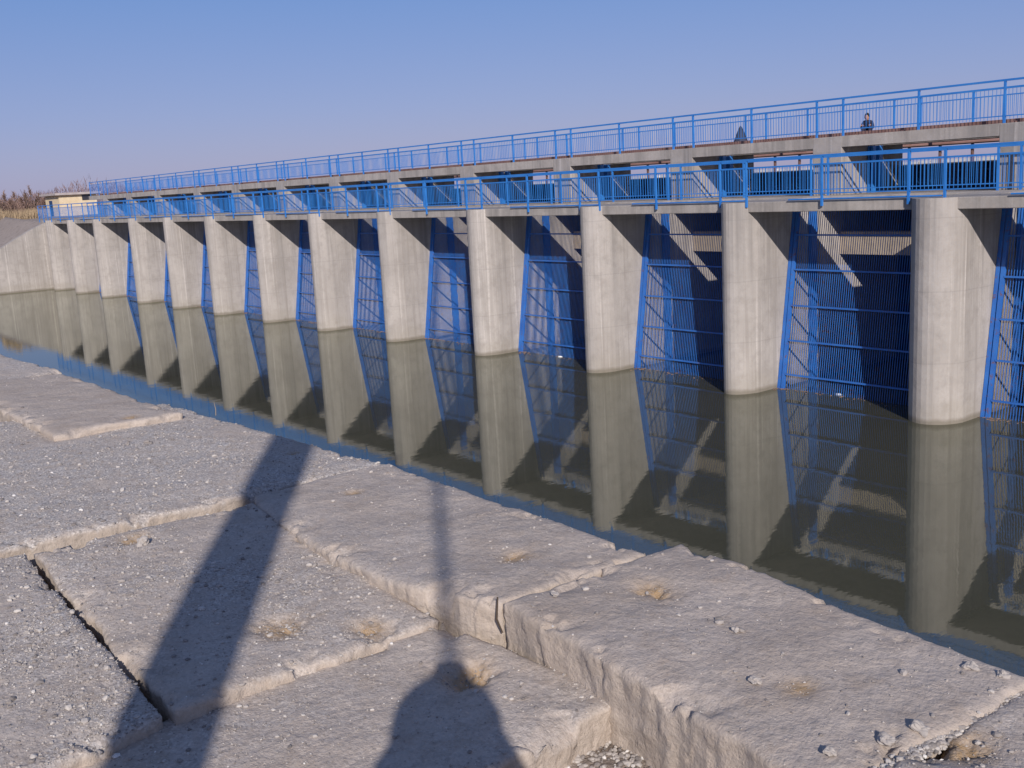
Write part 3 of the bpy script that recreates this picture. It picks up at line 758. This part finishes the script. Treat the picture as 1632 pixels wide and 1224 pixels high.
for s_, k in ((1, 'l'), (-1, 'r')):
    nn = {k + 'w': (L(.34, s_ * .17, .36), .022)}; ee = []
    hand_edges(nn, ee, k + 'w', k, fd, sd * -s_, (0, 0, 1)); skin_body('hand', nn, ee, M['skin'], t, None)
head_parts(t, L(.25, 0, .61), (fd.x, fd.y)); t.scale = (.82, .82, .95)

# dark conical cover
t = thing('conical_cover', (-23.35, 28.45, Z(zU)), 'dark pointed cone of cloth standing on the upper walkway near the third pier', 'cover')
mb = MB(); rows = 10; k_ = 28; n0 = 0
for r_ in range(rows + 1):
    f = r_ / rows; z = Z(zU) + .08 + .58 * f
    for i in range(k_):
        a = 2 * math.pi * i / k_; rad = .235 * (1 - f) ** .82 * (1 + .07 * math.cos(a * 7 + f)) + .012
        mb.v.append((-23.35 + math.cos(a) * rad, 28.45 + math.sin(a) * rad, z))
for r_ in range(rows):
    for i in range(k_):
        a = r_ * k_ + i; b = r_ * k_ + (i + 1) % k_; mb.f.append((a, b, b + k_, a + k_))
mb.f.append(tuple(rows * k_ + i for i in range(k_)))
mb.build('cloth', M['cone'], t, smooth=True)
MB().tube([(-23.35, 28.45, Z(zU) + .002), (-23.35, 28.45, Z(zU) + .09)], .26, 24).build('base', M['rust'], t)

# the photographer, whose shadow lies at the bottom; stands behind the camera
fw = Vector((-.80, .60, 0)).normalized(); sdw = Vector((-fw.y, fw.x, 0))
gz = H - 1.72
t = thing('person', (-fw.x * .42, -fw.y * .42, gz), 'photographer in jacket holding a phone, whose shadow falls on the near slabs', 'person')
off = Vector((-fw.x * .42, -fw.y * .42, gz))
def L2(f, s_, z): v = fw * f + sdw * s_; return (v.x, v.y, z)
nodes = {'pel': (L2(-.08, 0, .98), (.21, .15)), 'sp1': (L2(-.07, 0, 1.16), (.22, .15)), 'che': (L2(-.06, 0, 1.40), (.25, .16)), 'neck': (L2(-.03, 0, 1.63), .07)}
edges = [('pel', 'sp1'), ('sp1', 'che'), ('che', 'neck')]
for s_, k in ((1, 'l'), (-1, 'r')):
    nodes[k + 'sh'] = (L2(-.05, s_ * .22, 1.44), .09); nodes[k + 'el'] = (L2(.06, s_ * (.40 if s_ > 0 else .30), 1.26), .085); nodes[k + 'wr'] = (L2(.30, s_ * .08, 1.72), .032)
    nodes[k + 'hip'] = (L2(-.08, s_ * .11, .92), .11); nodes[k + 'kn'] = (L2(-.06, s_ * .14, .50), .07); nodes[k + 'an'] = (L2(-.10, s_ * .15, .09), .05); nodes[k + 'to'] = (L2(.10, s_ * .18, .045), .045)
    edges += [('che', k + 'sh'), (k + 'sh', k + 'el'), (k + 'el', k + 'wr'), ('pel', k + 'hip'), (k + 'hip', k + 'kn'), (k + 'kn', k + 'an'), (k + 'an', k + 'to')]
skin_body('body', nodes, edges, M['jean'], t, None)
for s_, k in ((1, 'l'), (-1, 'r')):
    nn = {k + 'w': (L2(.30, s_ * .08, 1.72), .024)}; ee = []
    hand_edges(nn, ee, k + 'w', k, fw * .5 + Vector((0, 0, .9)) - sdw * s_ * .3, fw * -1, sdw * s_); skin_body('hand', nn, ee, M['skin'], t, None)
head_parts(t, L2(.0, 0, 1.80), (fw.x, fw.y))
mb = MB(); cr = []
for z, wx, wy in ((.72, .30, .19), (.95, .29, .19), (1.15, .27, .17), (1.32, .28, .17), (1.39, .25, .15), (1.46, .15, .11), (1.56, .075, .08)):
    for i in range(24):
        a = 2 * math.pi * i / 24; k = 1 + .03 * math.sin(a * 5 + z * 9)
        mb.v.append(tuple(off + Vector(L2(-.07 + math.sin(a) * wy * k, math.cos(a) * wx * .9 * k, z))))
for j in range(6):
    for i in range(24): a = j * 24 + i; b = j * 24 + (i + 1) % 24; mb.f.append((a, b, b + 24, a + 24))
mb.build('coat', M['dark'], t, smooth=True)
mb = MB(); ellipsoid(mb, tuple(off + Vector(L2(-.05, 0, 1.80))), (.185, .185, .175), 18, 12)
mb.build('hood', M['dark'], t, smooth=True)
mb = MB(); c0 = off + Vector(L2(.385, 0, 1.80)); 
mb.bar(tuple(c0 - sdw * .055), tuple(c0 + sdw * .055), .016, .05, (0, 0, 1))
tag(mb.build('phone', M['hair']), 'small dark phone held up by the photographer', 'phone')

# thick concrete post and slender mast behind the camera (their shadows cross the slabs)
SD = Vector((-.74693383, .49525119, -.44363961))
SH = Vector((SD.x, SD.y, 0)).normalized()
def behind(px, py, z, dist):
    p = gpt(px, py, z); return p.x - SH.x * dist, p.y - SH.y * dist
bx, by = behind(238, 1224, -1.70, 5.5)
t = thing('concrete_post', (bx, by, gz), 'thick square concrete post standing on the bank behind the viewer', 'post')
mb = MB(); zt_ = gz + 8.6
for z, w_ in ((gz - .3, .175), (zt_, .155)):
    for i, j in ((-1, -1), (1, -1), (1, 1), (-1, 1)):
        a = SH * (j * w_) + Vector((-SH.y, SH.x, 0)) * (i * w_); mb.v.append((bx + a.x, by + a.y, z))
mb.f = [(3, 2, 1, 0), (4, 5, 6, 7), (0, 1, 5, 4), (1, 2, 6, 5), (2, 3, 7, 6), (3, 0, 4, 7)]
mb.build('shaft', M['conc'], t)
tipp = gpt(697, 757, -1.58); dist = 11.0
mx_, my_ = tipp.x - SH.x * dist, tipp.y - SH.y * dist
o = MB().tube([(mx_, my_, gz), (mx_, my_, gz + 3), (mx_, my_, tipp.z + dist * .494)], [.032, .030, .026], 10).build('mast', M['rust'])
tag(o, 'slender steel mast standing on the bank behind the viewer', 'mast')

# ------------------------------------------------------------------ light
el = math.asin(.44363961); to_sun = -SD
sl = bpy.data.lights.new('sun', 'SUN'); sl.energy = 4.3; sl.angle = math.radians(.53); sl.color = (1.0, .93, .87)
so = bpy.data.objects.new('sun', sl); col.objects.link(so); so.rotation_euler = SD.to_track_quat('-Z', 'Y').to_euler(); so.location = (20, -20, 40)
w = bpy.data.worlds.new('World'); sc.world = w; w.use_nodes = True
nt = w.node_tree; nt.nodes.clear()
o = nt.nodes.new('ShaderNodeOutputWorld'); bg = nt.nodes.new('ShaderNodeBackground'); sk = nt.nodes.new('ShaderNodeTexSky')
sk.sky_type = 'NISHITA'; sk.sun_disc = False; sk.sun_elevation = el; sk.sun_rotation = math.atan2(to_sun.x, to_sun.y)
sk.air_density = 1.0; sk.dust_density = .6; sk.ozone_density = 2.0
tint = mix(nt, 1.0, sk.outputs[0], (1.0, .92, 1.12), 'MULTIPLY')
g_ = nt.nodes.new('ShaderNodeTexCoord'); sp_ = nt.nodes.new('ShaderNodeSeparateXYZ'); nt.links.new(g_.outputs['Generated'], sp_.inputs[0])
haze = ramp(nt, sp_.outputs[2], [(0, (2.75, 2.7, 4.5)), (.075, (2.0, 2.6, 5.0)), (.18, (1.15, 2.3, 5.1)), (.3, (1.0, 1.9, 4.4)), (.6, (1.0, 1.55, 3.1)), (1, (.9, 1.3, 2.5))])
nt.links.new(mix(nt, .8, tint, haze), bg.inputs[0]); bg.inputs[1].default_value = .11; nt.links.new(bg.outputs[0], o.inputs[0])
sc.view_settings.view_transform = 'Standard'; sc.view_settings.look = 'None'; sc.view_settings.exposure = 0; sc.view_settings.gamma = 1
